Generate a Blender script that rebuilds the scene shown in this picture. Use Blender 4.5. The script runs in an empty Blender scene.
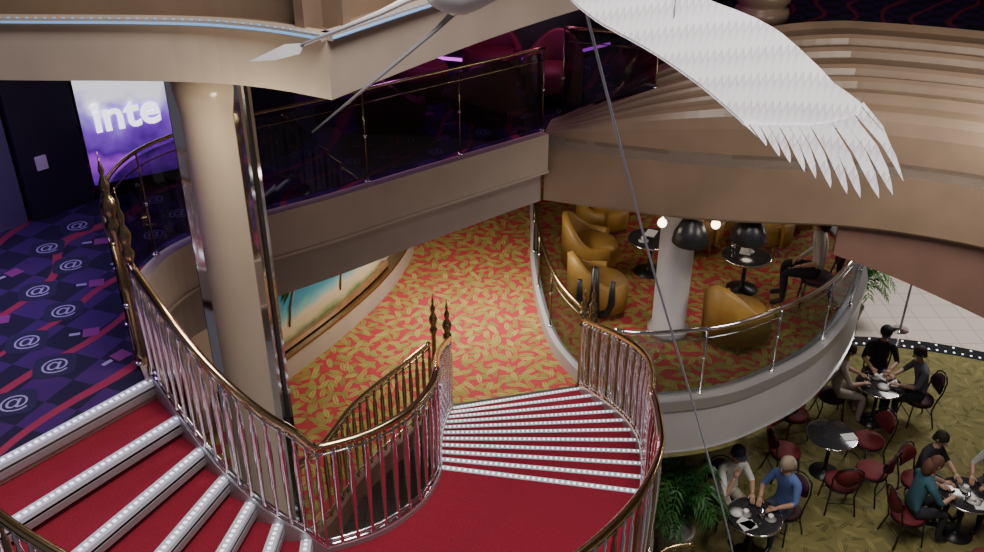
import bpy, math, random
from mathutils import Vector, Matrix
random.seed(7)
S = bpy.context.scene
COL = S.collection
# ------------------------------------------------------------------ materials
def newmat(name):
    m = bpy.data.materials.new(name); m.use_nodes = True
    nt = m.node_tree; b = nt.nodes["Principled BSDF"]
    return m, nt, b
def pm(name, col, rough=.5, metal=0., emit=None, es=0., noise=0., nscale=20, bump=0., alpha=None, coat=0.):
    m, nt, b = newmat(name)
    c = (*col, 1)
    b.inputs["Base Color"].default_value = c
    b.inputs["Roughness"].default_value = rough
    b.inputs["Metallic"].default_value = metal
    if coat: b.inputs["Coat Weight"].default_value = coat
    if emit:
        b.inputs["Emission Color"].default_value = (*emit, 1); b.inputs["Emission Strength"].default_value = es
    if noise or bump:
        tc = nt.nodes.new("ShaderNodeTexCoord"); n = nt.nodes.new("ShaderNodeTexNoise")
        n.inputs["Scale"].default_value = nscale; n.inputs["Detail"].default_value = 3
        nt.links.new(tc.outputs["Object"], n.inputs["Vector"])
        if noise:
            r = nt.nodes.new("ShaderNodeValToRGB")
            r.color_ramp.elements[0].position = .3; r.color_ramp.elements[1].position = .7
            r.color_ramp.elements[0].color = (*[x*(1-noise) for x in col], 1)
            r.color_ramp.elements[1].color = (*[min(1, x*(1+noise)) for x in col], 1)
            nt.links.new(n.outputs["Fac"], r.inputs["Fac"]); nt.links.new(r.outputs["Color"], b.inputs["Base Color"])
        if bump:
            bp = nt.nodes.new("ShaderNodeBump"); bp.inputs["Strength"].default_value = bump; bp.inputs["Distance"].default_value = .02
            nt.links.new(n.outputs["Fac"], bp.inputs["Height"]); nt.links.new(bp.outputs["Normal"], b.inputs["Normal"])
    return m
def glassmat(name, tint=(.75, .85, .85), fac=.12):
    m = bpy.data.materials.new(name); m.use_nodes = True; nt = m.node_tree
    for n in list(nt.nodes): nt.nodes.remove(n)
    o = nt.nodes.new("ShaderNodeOutputMaterial"); mx = nt.nodes.new("ShaderNodeMixShader")
    t = nt.nodes.new("ShaderNodeBsdfTransparent"); g = nt.nodes.new("ShaderNodeBsdfGlossy")
    t.inputs[0].default_value = (*tint, 1); g.inputs["Roughness"].default_value = .03; g.inputs[0].default_value = (.9, .9, .95, 1)
    mx.inputs[0].default_value = fac
    nt.links.new(t.outputs[0], mx.inputs[1]); nt.links.new(g.outputs[0], mx.inputs[2]); nt.links.new(mx.outputs[0], o.inputs[0])
    return m
def leafmat(name, base, cols, scale, layers=3, L=.62, Wd=.2, rough=.9):
    """carpet woven with leaf shapes: every voronoi cell carries one randomly turned leaf"""
    m, nt, b = newmat(name); N = nt.nodes; K = nt.links
    b.inputs["Roughness"].default_value = rough
    tc = N.new("ShaderNodeTexCoord")
    def math_(op, a, bb=None, clamp=False):
        n = N.new("ShaderNodeMath"); n.operation = op; n.use_clamp = clamp
        for i, v in enumerate((a, bb)):
            if v is None: continue
            if isinstance(v, (int, float)): n.inputs[i].default_value = v
            else: K.new(v, n.inputs[i])
        return n.outputs[0]
    cur = None
    for k in range(layers):
        mp = N.new("ShaderNodeMapping"); mp.inputs["Scale"].default_value = (scale, scale, 0)
        mp.inputs["Location"].default_value = (3.37*k, 5.11*k, 0); mp.inputs["Rotation"].default_value = (0, 0, .5*k)
        K.new(tc.outputs["Object"], mp.inputs["Vector"])
        v = N.new("ShaderNodeTexVoronoi"); v.voronoi_dimensions = '2D'; v.inputs["Scale"].default_value = 1; v.inputs["Randomness"].default_value = .75
        K.new(mp.outputs[0], v.inputs["Vector"])
        sub = N.new("ShaderNodeVectorMath"); sub.operation = 'SUBTRACT'
        K.new(mp.outputs[0], sub.inputs[0]); K.new(v.outputs["Position"], sub.inputs[1])
        sp = N.new("ShaderNodeSeparateColor"); K.new(v.outputs["Color"], sp.inputs[0])
        rot = N.new("ShaderNodeVectorRotate"); rot.rotation_type = 'Z_AXIS'
        K.new(sub.outputs[0], rot.inputs["Vector"]); K.new(math_('MULTIPLY', sp.outputs[0], 6.283), rot.inputs["Angle"])
        sx = N.new("ShaderNodeSeparateXYZ"); K.new(rot.outputs[0], sx.inputs[0])
        x2 = math_('POWER', math_('ABSOLUTE', math_('DIVIDE', sx.outputs[0], L)), 1.6)
        edge = math_('MULTIPLY', math_('SUBTRACT', 1., x2), Wd)
        ay = math_('ABSOLUTE', sx.outputs[1])
        inside = math_('MULTIPLY', math_('SUBTRACT', edge, ay), 60, True)
        rib = math_('MULTIPLY', math_('SUBTRACT', ay, .018), 60, True)
        fac = math_('MULTIPLY', inside, rib)
        if cur is None:
            r0 = N.new("ShaderNodeRGB"); r0.outputs[0].default_value = (*base, 1); cur = r0.outputs[0]
        mc = N.new("ShaderNodeMix"); mc.data_type = 'RGBA'
        mc2 = N.new("ShaderNodeMix"); mc2.data_type = 'RGBA'
        c1, c2 = cols[k % len(cols)]
        mc2.inputs[6].default_value = (*c1, 1); mc2.inputs[7].default_value = (*c2, 1); K.new(sp.outputs[1], mc2.inputs[0])
        K.new(fac, mc.inputs[0]); K.new(cur, mc.inputs[6]); K.new(mc2.outputs[2], mc.inputs[7]); cur = mc.outputs[2]
    K.new(cur, b.inputs["Base Color"])
    return m

M = {}
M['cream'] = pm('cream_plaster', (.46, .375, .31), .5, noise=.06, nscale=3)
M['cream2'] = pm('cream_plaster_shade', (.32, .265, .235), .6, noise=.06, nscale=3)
M['colm'] = pm('column_lacquer', (.50, .41, .32), .22, noise=.04, nscale=3)
M['tan'] = pm('tan_plaster', (.235, .165, .112), .36, noise=.12, nscale=2)
M['brown'] = pm('brown_plaster', (.20, .11, .085), .6, noise=.1, nscale=2)
M['white'] = pm('offwhite_panel', (.50, .49, .50), .4, noise=.04, nscale=4)
M['grey'] = pm('silver_grey_band', (.42, .42, .44), .3, .5)
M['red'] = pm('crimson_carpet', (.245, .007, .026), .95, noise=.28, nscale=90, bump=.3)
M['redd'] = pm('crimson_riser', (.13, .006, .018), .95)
M['chrome'] = pm('chrome', (.80, .80, .84), .07, 1.)
M['brass'] = pm('brass', (.66, .52, .30), .16, 1.)
M['brassd'] = pm('antique_brass', (.34, .27, .16), .25, 1.)
M['nose'] = pm('nosing_silver', (.60, .62, .70), .4, .0, emit=(.8, .85, 1), es=.06)  # faint glow put in to brighten the strip around its LED dots
M['led'] = pm('led_dots', (.9, .95, 1), .4, emit=(.85, .93, 1), es=1.7)
M['blueled'] = pm('blue_led_strip', (.2, .45, .8), .4, emit=(.25, .5, 1), es=.5)
M['glass'] = glassmat('railing_glass', (.66, .70, .72), .06)
M['glassd'] = glassmat('smoked_glass', (.44, .37, .52), .045)
M['black'] = pm('black_metal', (.015, .015, .018), .35)
M['dark'] = pm('dark_wall', (.02, .018, .03), .6)
M['navy'] = pm('blue_grey_panel', (.12, .12, .18), .5)
M['leaf'] = leafmat('leaf_carpet', (.47, .042, .055), [((.31, .30, .05), (.19, .23, .045)), ((.40, .36, .08), (.23, .26, .05)), ((.44, .39, .11), (.26, .27, .06))], 5.4, L=.68, Wd=.19)
M['olive'] = leafmat('olive_carpet', (.20, .175, .06), [((.05, .062, .022), (.12, .12, .03)), ((.34, .29, .11), (.23, .2, .07)), ((.06, .07, .022), (.30, .26, .09))], 3.8, L=.7, Wd=.11)
M['must'] = pm('mustard_leather', (.34, .19, .04), .45, noise=.12, nscale=8)
M['maroon'] = pm('maroon_upholstery', (.15, .014, .02), .7)
M['loungered'] = pm('lounge_red_upholstery', (.13, .012, .03), .6)
M['plum'] = pm('plum_upholstery', (.05, .012, .022), .7)
M['granite'] = pm('dark_granite', (.03, .03, .035), .12, noise=.5, nscale=60)
M['paper'] = pm('paper', (.8, .8, .78), .7)
M['china'] = pm('white_china', (.85, .85, .83), .2)
M['green'] = pm('palm_leaf', (.03, .12, .025), .5, noise=.3, nscale=12)
M['green2'] = pm('fern_leaf', (.07, .2, .04), .5, noise=.3, nscale=12)
M['pot'] = pm('stone_pot', (.3, .27, .24), .7)
M['wood'] = pm('warm_wood', (.30, .15, .07), .35, noise=.2, nscale=6)
M['lamp'] = pm('lamp_glow', (1, .9, .7), .4, emit=(1, .84, .6), es=9)
M['winglow'] = pm('window_panel', (.05, .02, .09), .1, emit=(.25, .1, .5), es=.12)
M['cable'] = pm('steel_cable', (.55, .62, .75), .4)
def tile_mat():
    m, nt, b = newmat('pale_floor_tile'); tc = nt.nodes.new("ShaderNodeTexCoord"); br = nt.nodes.new("ShaderNodeTexBrick")
    br.offset = 0; br.inputs["Scale"].default_value = 1.; br.inputs["Brick Width"].default_value = .45; br.inputs["Row Height"].default_value = .45
    br.inputs["Mortar Size"].default_value = .008
    br.inputs["Color1"].default_value = (.74, .66, .58, 1); br.inputs["Color2"].default_value = (.70, .62, .54, 1); br.inputs["Mortar"].default_value = (.45, .38, .30, 1)
    nt.links.new(tc.outputs["Object"], br.inputs["Vector"]); nt.links.new(br.outputs["Color"], b.inputs["Base Color"]); b.inputs["Roughness"].default_value = .25
    return m
M['tile'] = tile_mat()
def purple_mat():
    m, nt, b = newmat('purple_carpet'); N = nt.nodes; K = nt.links
    tc = N.new("ShaderNodeTexCoord"); mp = N.new("ShaderNodeMapping"); mp.inputs["Rotation"].default_value = (0, 0, .35); K.new(tc.outputs["Object"], mp.inputs[0])
    v = N.new("ShaderNodeTexChecker"); v.inputs["Scale"].default_value = 3.6
    v.inputs["Color1"].default_value = (.008, .005, .03, 1); v.inputs["Color2"].default_value = (.04, .008, .10, 1)
    K.new(mp.outputs[0], v.inputs[0])
    w = N.new("ShaderNodeTexWave"); w.inputs["Scale"].default_value = .55; w.inputs["Distortion"].default_value = 9; w.inputs["Detail"].default_value = 1; w.inputs["Detail Scale"].default_value=.9
    K.new(mp.outputs[0], w.inputs[0]); r = N.new("ShaderNodeValToRGB")
    r.color_ramp.elements[0].position = .94; r.color_ramp.elements[1].position = .965
    K.new(w.outputs["Fac"], r.inputs[0]); mx = N.new("ShaderNodeMix"); mx.data_type = 'RGBA'
    K.new(r.outputs[0], mx.inputs[0]); K.new(v.outputs[0], mx.inputs[6]); mx.inputs[7].default_value = (.28, .02, .06, 1)
    K.new(mx.outputs[2], b.inputs["Base Color"]); b.inputs["Roughness"].default_value = .95
    return m
M['purple'] = purple_mat()
M['lilac'] = pm('carpet_at_sign', (.34, .31, .50), .9)
M['plumsq'] = pm('carpet_square', (.015, .012, .05), .9)
M['pinksq'] = pm('carpet_pink', (.22, .03, .18), .9)
def wing_mat():
    """white panels printed with rows of zig-zag scales"""
    m, nt, b = newmat('white_woven_feather'); N = nt.nodes; K = nt.links
    tc = N.new("ShaderNodeTexCoord"); mp = N.new("ShaderNodeMapping"); mp.inputs["Rotation"].default_value = (0, 0, .55); K.new(tc.outputs["Object"], mp.inputs[0])
    sx = N.new("ShaderNodeSeparateXYZ"); K.new(mp.outputs[0], sx.inputs[0])
    def mt(op, a, c=None):
        n = N.new("ShaderNodeMath"); n.operation = op
        for i, v in enumerate((a, c)):
            if v is None: continue
            if isinstance(v, (int, float)): n.inputs[i].default_value = v
            else: K.new(v, n.inputs[i])
        return n.outputs[0]
    zig = mt('MULTIPLY', mt('PINGPONG', mt('MULTIPLY', sx.outputs[0], 30.), .5), .8)
    band = mt('FRACT', mt('ADD', mt('MULTIPLY', mt('SUBTRACT', sx.outputs[1], sx.outputs[2]), 17.), zig))
    r = N.new("ShaderNodeValToRGB"); e = r.color_ramp.elements
    e[0].position = 0; e[0].color = (.58, .54, .60, 1); e[1].position = 1; e[1].color = (.88, .87, .90, 1)
    q = e.new(.22); q.color = (.72, .69, .74, 1); q = e.new(.55); q.color = (.83, .81, .86, 1)
    K.new(band, r.inputs[0]); K.new(r.outputs[0], b.inputs["Base Color"]); b.inputs["Roughness"].default_value = .4
    return m
M['wing'] = wing_mat()
M['bwhite'] = pm('bird_white', (.78, .77, .80), .4)
def ramp_z_mat(name, stops, z0, z1, noise=.15, emit=0., axis=2):
    m, nt, b = newmat(name); N = nt.nodes; K = nt.links
    tc = N.new("ShaderNodeTexCoord"); sx = N.new("ShaderNodeSeparateXYZ"); K.new(tc.outputs["Object"], sx.inputs[0])
    n = N.new("ShaderNodeTexNoise"); n.inputs["Scale"].default_value = 4; K.new(tc.outputs["Object"], n.inputs[0])
    mr = N.new("ShaderNodeMapRange"); mr.inputs[1].default_value = z0; mr.inputs[2].default_value = z1; K.new(sx.outputs[axis], mr.inputs[0])
    a = N.new("ShaderNodeMath"); a.operation = 'MULTIPLY_ADD'; K.new(n.outputs[0], a.inputs[0]); a.inputs[1].default_value = noise; K.new(mr.outputs[0], a.inputs[2])
    r = N.new("ShaderNodeValToRGB"); cr = r.color_ramp
    cr.elements[0].position = stops[0][0]; cr.elements[0].color = (*stops[0][1], 1)
    cr.elements[1].position = stops[-1][0]; cr.elements[1].color = (*stops[-1][1], 1)
    for p, c in stops[1:-1]:
        e = cr.elements.new(p); e.color = (*c, 1)
    K.new(a.outputs[0], r.inputs[0]); K.new(r.outputs[0], b.inputs["Base Color"])
    if emit:
        K.new(r.outputs[0], b.inputs["Emission Color"]); b.inputs["Emission Strength"].default_value = emit
    return m
M['mural'] = ramp_z_mat('beach_mural_paint', [(.0, (.05, .16, .05)), (.12, (.08, .2, .06)), (.2, (.62, .5, .3)), (.30, (.66, .56, .38)), (.36, (.25, .5, .50)), (.45, (.05, .30, .40)), (.65, (.02, .2, .38)), (.76, (.3, .52, .62)), (1., (.4, .6, .75))], 3.15, 4.5)
M['screen'] = ramp_z_mat('purple_screen', [(.0, (.02, .005, .06)), (.25, (.08, .012, .26)), (.42, (.36, .04, .66)), (.52, (.07, .01, .24)), (.66, (.18, .05, .5)), (.80, (.36, .26, .8)), (.93, (.95, .95, 1.))], 5.7, 7.0, noise=.45, emit=1.0)
M['text'] = pm('white_letters', (.9, .9, .95), .4, emit=(.92, .92, 1), es=2.2)
M['neon'] = pm('magenta_neon_strip', (.8, .1, .7), .4, emit=(.75, .1, .9), es=1.6)

# ------------------------------------------------------------------ geometry helpers
class B:
    def __init__(s): s.v = []; s.f = []; s.m = []; s.sm = []; s.mats = []
    def mi(s, mat):
        if mat not in s.mats: s.mats.append(mat)
        return s.mats.index(mat)
    def add(s, vs, fs, mat, smooth=False, T=None):
        o = len(s.v); i = s.mi(mat)
        for p in vs:
            p = Vector(p); s.v.append(T @ p if T else p)
        for f in fs: s.f.append([o+k for k in f]); s.m.append(i); s.sm.append(smooth)
    def box(s, c, d, mat, rz=0, T=None):
        x, y, z = [k/2 for k in d]
        R = Matrix.Translation(c) @ Matrix.Rotation(rz, 4, 'Z')
        vs = [R @ Vector((a, b, e)) for a in (-x, x) for b in (-y, y) for e in (-z, z)]
        s.add(vs, [(0, 1, 3, 2), (4, 6, 7, 5), (0, 4, 5, 1), (2, 3, 7, 6), (0, 2, 6, 4), (1, 5, 7, 3)], mat, T=T)
    def tube(s, pts, r, mat, seg=8, T=None, flat=1.):
        pts = [Vector(p) for p in pts]; n = len(pts)
        rr = r if isinstance(r, (list, tuple)) else [r]*n
        vs = []; fs = []; up = None
        for i, p in enumerate(pts):
            d = (pts[min(i+1, n-1)]-pts[max(i-1, 0)])
            if d.length < 1e-9: d = Vector((0, 0, 1))
            d.normalize()
            if up is None: up = Vector((0, 0, 1)) if abs(d.z) < .9 else Vector((1, 0, 0))
            a = d.cross(up)
            if a.length < 1e-6: a = d.cross(Vector((0, 1, 0)))
            a.normalize(); bb = a.cross(d).normalized()
            up = bb
            for k in range(seg):
                t = 2*math.pi*k/seg
                vs.append(p + a*math.cos(t)*rr[i] + bb*math.sin(t)*rr[i]*flat)
        for i in range(n-1):
            for k in range(seg):
                k2 = (k+1) % seg
                fs.append((i*seg+k, i*seg+k2, (i+1)*seg+k2, (i+1)*seg+k))
        fs.append(tuple(range(seg))[::-1]); fs.append(tuple((n-1)*seg+k for k in range(seg)))
        s.add(vs, fs, mat, True, T)
    def lathe(s, prof, mat, o=(0, 0, 0), seg=16, T=None):
        vs = []; fs = []; n = len(prof)
        for r, z in prof:
            for k in range(seg):
                t = 2*math.pi*k/seg; vs.append((o[0]+r*math.cos(t), o[1]+r*math.sin(t), o[2]+z))
        for i in range(n-1):
            for k in range(seg):
                k2 = (k+1) % seg; fs.append((i*seg+k, i*seg+k2, (i+1)*seg+k2, (i+1)*seg+k))
        fs.append(tuple(range(seg))[::-1]); fs.append(tuple((n-1)*seg+k for k in range(seg)))
        s.add(vs, fs, mat, True, T)
    def ball(s, c, r, mat, seg=12, T=None):
        rx, ry, rz = r if isinstance(r, (tuple, list)) else (r, r, r)
        vs = []; fs = []; n = seg//2+1
        for i in range(n):
            ph = math.pi*i/(n-1)
            for k in range(seg):
                t = 2*math.pi*k/seg
                vs.append((c[0]+rx*math.sin(ph)*math.cos(t)+0, c[1]+ry*math.sin(ph)*math.sin(t), c[2]-rz*math.cos(ph)))
        for i in range(n-1):
            for k in range(seg):
                k2 = (k+1) % seg; fs.append((i*seg+k, i*seg+k2, (i+1)*seg+k2, (i+1)*seg+k))
        s.add(vs, fs, mat, True, T)
    def prism(s, out, z0, z1, top, side=None, bot=None):
        n = len(out); side = side or top; bot = bot or side
        s.add([(x, y, z1) for x, y in out], [tuple(range(n))], top)
        s.add([(x, y, z0) for x, y in out], [tuple(range(n))[::-1]], bot)
        s.add([(x, y, z0) for x, y in out]+[(x, y, z1) for x, y in out], [(i, (i+1) % n, n+(i+1) % n, n+i) for i in range(n)], side)
    def sheet(s, rows, mat, smooth=True):
        n = len(rows[0]); vs = [p for r in rows for p in r]
        s.add(vs, [(i*n+k, i*n+k+1, (i+1)*n+k+1, (i+1)*n+k) for i in range(len(rows)-1) for k in range(n-1)], mat, smooth)
    def ribbon(s, path, z0, z1, th, mat):
        """upright band of thickness th following a plan path; z0,z1 numbers or lists"""
        n = len(path); a = []; b = []
        for i in range(n):
            p = Vector(path[i][:2]); d = Vector(path[min(i+1, n-1)][:2])-Vector(path[max(i-1, 0)][:2]); d.normalize()
            nn = Vector((-d.y, d.x))*th/2; a.append(p+nn); b.append(p-nn)
        g = lambda z, i: z[i] if isinstance(z, list) else z
        rows = [[(a[i].x, a[i].y, g(z0, i)), (a[i].x, a[i].y, g(z1, i)), (b[i].x, b[i].y, g(z1, i)), (b[i].x, b[i].y, g(z0, i)), (a[i].x, a[i].y, g(z0, i))] for i in range(n)]
        s.sheet(rows, mat, False)
        s.add(rows[0][:4], [(0, 1, 2, 3)], mat); s.add(rows[-1][:4], [(3, 2, 1, 0)], mat)
    def obj(s, name, parent=None, loc=(0, 0, 0), rz=0, scale=1):
        me = bpy.data.meshes.new(name); me.from_pydata([tuple(p) for p in s.v], [], s.f)
        for m in s.mats: me.materials.append(m)
        for i, p in enumerate(me.polygons): p.material_index = s.m[i]; p.use_smooth = s.sm[i]
        me.update()
        o = bpy.data.objects.new(name, me); COL.objects.link(o); o.location = loc; o.rotation_euler = (0, 0, rz); o.scale = (scale,)*3
        if parent: o.parent = parent
        return o
def smooth(pts, n=8):
    """catmull-rom through pts (2D or 3D)"""
    P = [Vector(p) for p in pts]; out = []
    for i in range(len(P)-1):
        p0 = P[max(i-1, 0)]; p1 = P[i]; p2 = P[i+1]; p3 = P[min(i+2, len(P)-1)]
        for k in range(n):
            t = k/n
            out.append(.5*((2*p1)+(p2-p0)*t+(2*p0-5*p1+4*p2-p3)*t*t+(3*p1-p0-3*p2+p3)*t**3))
    out.append(P[-1]); return out
def resample(pts, d):
    pts = [Vector(p) for p in pts]; out = [pts[0].copy()]; acc = 0
    L = sum((pts[i+1]-pts[i]).length for i in range(len(pts)-1)); n = max(1, round(L/d)); st = L/n; nxt = st
    for i in range(len(pts)-1):
        sg = (pts[i+1]-pts[i]).length
        while sg > 0 and acc+sg >= nxt-1e-6 and len(out) <= n:
            out.append(pts[i].lerp(pts[i+1], (nxt-acc)/sg)); nxt += st
        acc += sg
    return out
def inpoly(x, y, poly):
    c = False; n = len(poly)
    for i in range(n):
        x1, y1 = poly[i][:2]; x2, y2 = poly[i-1][:2]
        if (y1 > y) != (y2 > y) and x < (x2-x1)*(y-y1)/(y2-y1)+x1: c = not c
    return c
def textmesh(txt, size, extrude=0., off_=0.):
    cu = bpy.data.curves.new('t', 'FONT'); cu.body = txt; cu.size = size; cu.extrude = extrude; cu.offset = off_; cu.align_x = 'CENTER'; cu.align_y = 'CENTER'; cu.resolution_u = 4
    o = bpy.data.objects.new('t', cu); COL.objects.link(o); bpy.context.view_layer.update()
    me = bpy.data.meshes.new_from_object(o.evaluated_get(bpy.context.evaluated_depsgraph_get()))
    vs = [v.co.copy() for v in me.vertices]; fs = [tuple(p.vertices) for p in me.polygons]
    bpy.data.objects.remove(o); bpy.data.meshes.remove(me); return vs, fs

L1, L2, L3 = 2.8, 5.6, 8.0
h = 2.8/18
# ------------------------------------------------------------------ cafe floor
b = B(); b.prism([(-9, 1), (14, 1), (14, 24), (-9, 24)], -.12, 0, M['tile']); b.obj('floor')
cc = Vector((6.5, 9.0))
b = B()
circ = [(cc.x+5.3*math.cos(2*math.pi*k/72), cc.y+5.3*math.sin(2*math.pi*k/72)) for k in range(72)]
b.prism(circ, .002, .016, M['olive'])
rows = []
for k in range(73):
    a = 2*math.pi*k/72
    rows.append([(cc.x+5.3*math.cos(a), cc.y+5.3*math.sin(a), .018), (cc.x+5.62*math.cos(a), cc.y+5.62*math.sin(a), .018)])
b.sheet(rows, M['granite'], False)
for k in range(240):
    a = 2*math.pi*k/240
    b.box((cc.x+5.38*math.cos(a), cc.y+5.38*math.sin(a), .022), (.03, .03, .01), M['led'])
    if k % 2: b.box((cc.x+5.55*math.cos(a), cc.y+5.55*math.sin(a), .022), (.03, .03, .01), M['led'])
b.obj('cafe_round_carpet')

# ------------------------------------------------------------------ level 1 deck
balc = smooth([(1.25, 9.12), (1.6, 9.0), (2.09, 9.02), (2.7, 9.15), (3.28, 9.44), (4.05, 10.0), (4.69, 10.77), (5.15, 11.5), (5.4, 12.1), (5.5, 13.0), (5.3, 14.2), (4.8, 15.2)], 6)
well = smooth([(-5.5, 6.4), (-2.6, 6.3), (-1.75, 6.8), (-1.38, 7.67), (-.95, 8.35), (-.7, 8.75)], 6)
out1 = [tuple(p) for p in well]+[(-.46, 8.92), (1.05, 9.3)]+[tuple(p) for p in balc]+[(4.5, 19), (-6, 19)]
b = B(); b.prism(out1, L1-.10, L1, M['leaf'], M['grey']); b.obj('floor_balcony_deck')
b = B()
bp = [Vector(p) for p in balc]
b.ribbon(bp, L1-.75, L1-.12, .16, M['white']); b.ribbon(bp, L1-.12, L1+.03, .20, M['grey']); b.ribbon(bp, L1-.82, L1-.75, .19, M['chrome'])
wp = [Vector(p) for p in well[6:]]
b.ribbon(wp, L1-.22, L1+.02, .08, M['brown'])
b.obj('trim_balcony_fascia')
def glass_rail(name, path2, z, hgt=.95, mg='glass', post=1.1, top='chrome', base=.03, tr=.026):
    b = B(); P = [Vector((p[0], p[1], 0)) for p in path2]; R = resample(P, .12)
    b.ribbon([(p.x, p.y) for p in R], z+base+.02, z+hgt-.05, .012, M[mg])
    b.tube([p+Vector((0, 0, z+hgt)) for p in R], tr, M[top])
    b.tube([p+Vector((0, 0, z+hgt*.86)) for p in R], .007, M[top], 6)
    for p in resample(P, post):
        b.tube([p+Vector((0, 0, z+.0)), p+Vector((0, 0, z+hgt))], tr*.55, M[top if top == 'chrome' else 'brassd'])
        b.lathe([(.035, 0), (.035, .02), (.016, .03)], M['chrome'], (p.x, p.y, z), 10)
        b.lathe([(.0, -.02), (.02, -.015), (.02, .015), (0, .02)], M['chrome'], (p.x, p.y, z+.5), 8)
    return b.obj(name)
glass_rail('glass_railing', balc[3:], L1+.03, .92)
part = smooth([(1.08, 9.35), (.82, 10.0), (.68, 10.9), (.62, 12.1), (.66, 13.4), (.7, 15.5)], 6)
glass_rail('glass_railing', part, L1+.18, .85, top='brass')
b = B(); b.ribbon(part, L1+.001, L1+.18, .1, M['white']); b.obj('trim_partition_kerb')

mw = smooth([(-3.3, 8.3), (-2.95, 9.0), (-2.62, 9.57), (-2.05, 10.6), (-1.6, 11.7), (-1.35, 13), (-1.2, 15), (-1.2, 18.5)], 6)
b = B(); b.ribbon(mw, L1+.002, 4.72, .1, M['cream']); b.obj('wall_mural_side')
def off(path, d):
    n = len(path); o = []
    for i in range(n):
        p = Vector(path[i][:2]); t = Vector(path[min(i+1, n-1)][:2])-Vector(path[max(i-1, 0)][:2]); t.normalize()
        o.append(p+Vector((t.y, -t.x))*d)
    return o
mo = off(mw, .07)
b = B(); b.ribbon(mo[4:24], L1+.42, 4.6, .03, M['mural'])
b.ribbon(off(mw, .1)[3:25], L1+.36, L1+.42, .09, M['wood']); b.ribbon(off(mw, .1)[3:25], 4.6, 4.66, .09, M['wood'])
for (k, z0, hh) in ((13, 3.4, .5), (18, 3.4, .55), (9, 3.35, .45), (6, 3.3, .6)):
    p = off(mw, .1)[k]; d = (off(mw, .1)[k+1]-p).normalized()
    b.tube([(p.x, p.y, z0), (p.x+d.x*.05, p.y+d.y*.05, z0+hh*.5), (p.x+d.x*.16, p.y+d.y*.16, z0+hh)], .012, M['wood'], 6)
    for a in range(9):
        an = math.pi*(a/8)*1.3-.4
        b.tube([(p.x+d.x*(.16), p.y+d.y*.16, z0+hh), (p.x+d.x*(.16+.14*math.cos(an)), p.y+d.y*(.16+.14*math.cos(an)), z0+hh+.12*math.sin(an)+.02), (p.x+d.x*(.16+.26*math.cos(an)), p.y+d.y*(.16+.26*math.cos(an)), z0+hh+.12*math.sin(an)-.1)], [.01, .03, .003], M['green2'], 5, flat=.5)
b.obj('beach_mural')
b = B(); b.ribbon(off(mw, .12)[2:30], L1+.002, L1+.30, .16, M['cream']); b.ribbon(off(mw, .13)[2:30], L1+.30, L1+.34, .2, M['brassd'])
b.obj('trim_mural_ledge')
b = B(); b.box((2, 19.05, L1+1.4), (16, .1, 2.8), M['brown']); b.obj('wall_back')

# ------------------------------------------------------------------ level 2 deck
edge2 = smooth([(-2.42, 5.53), (-2.72, 6.1), (-2.95, 6.8), (-2.9, 7.4), (-2.6, 7.85), (-2.23, 8.17), (-1.6, 8.62), (-.9, 9.18), (-.1, 9.8), (.62, 10.36)], 5)
arc2 = smooth([(.62, 10.36), (1.0, 10.22), (1.6, 10.02), (2.39, 9.80), (3.2, 9.70), (3.97, 9.62), (4.7, 9.40), (5.4, 9.05), (6.2, 8.45), (7.2, 7.3), (8, 6)], 6)
out2 = [(-8, 2.5), (-4.4, 2.9), (-3.4, 4.27)]+[tuple(p) for p in edge2]+[tuple(p) for p in arc2[1:]]+[(12.9, 6), (12.9, 18.8), (-8, 18.8)]
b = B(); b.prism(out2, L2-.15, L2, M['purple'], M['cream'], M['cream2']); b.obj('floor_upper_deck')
b = B(); tv, tf = textmesh('@', .20)
R0 = Matrix.Rotation(.30, 2)
wl = [(-6.5, 6.5), (-4.95, 7.5), (-3.9, 8.7), (-2.6, 9.5)]
def clear(x, y):
    if x < -2.3 and y > 6.2:
        for i in range(3):
            (xa, ya), (xb, yb) = wl[i], wl[i+1]
            if xa-.3 <= x <= xb+.3 and y > ya+(yb-ya)*(x-xa)/(xb-xa)-.35: return False
        if x < -6: return False
    if x < -1.6 and y > 8.9: return False
    return True
for i in range(-22, 22):
    for j in range(2, 40):
        p = R0 @ Vector((i*.46+(.23 if j % 2 else 0), j*.40))
        x, y = p
        if not (inpoly(x, y, out2) and inpoly(x+.2, y-.2, out2) and inpoly(x-.2, y-.2, out2)) or x > 2 or y > 13.5 or y < 3 or not clear(x, y): continue
        if (i+j) % 2:
            T = Matrix.Translation((x, y, L2+.005)) @ Matrix.Rotation(.3, 4, 'Z')
            o = [(.15*math.copysign(abs(math.cos(a))**.5, math.cos(a)), .15*math.copysign(abs(math.sin(a))**.5, math.sin(a)), -.002) for a in [2*math.pi*k/20 for k in range(20)]]
            b.add(o, [tuple(range(20))], M['plumsq'], T=T)
            b.add(tv, tf, M['lilac'], T=T)
        else:
            T = Matrix.Translation((x, y, L2+.003)) @ Matrix.Rotation(.3+(.7 if (i*j) % 3 else 0), 4, 'Z')
            s_ = .06
            b.add([(-s_, -s_, 0), (s_, -s_, 0), (s_, s_, 0), (-s_, s_, 0)], [(0, 1, 2, 3)], M['pinksq'], T=T)
            b.add([(-s_-.10, -.015, .0005), (-s_-.02, -.015, .0005), (-s_-.02, .02, .0005), (-s_-.10, .02, .0005)], [(0, 1, 2, 3)], M['lilac'], T=T)
b.obj('carpet_motif_inlay')
b = B()
e = [Vector(p) for p in edge2]
b.ribbon(e, L2-.42, L2+.03, .12, M['cream'])
zlow = [L2-.86-.20*max(0, 1-i/42)*min(1, i/16) for i in range(len(e))]
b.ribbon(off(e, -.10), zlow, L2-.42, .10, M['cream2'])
b.ribbon(e, L2-.45, L2-.42, .16, M['cream'])
b.obj('trim_upper_deck_fascia')
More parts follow.
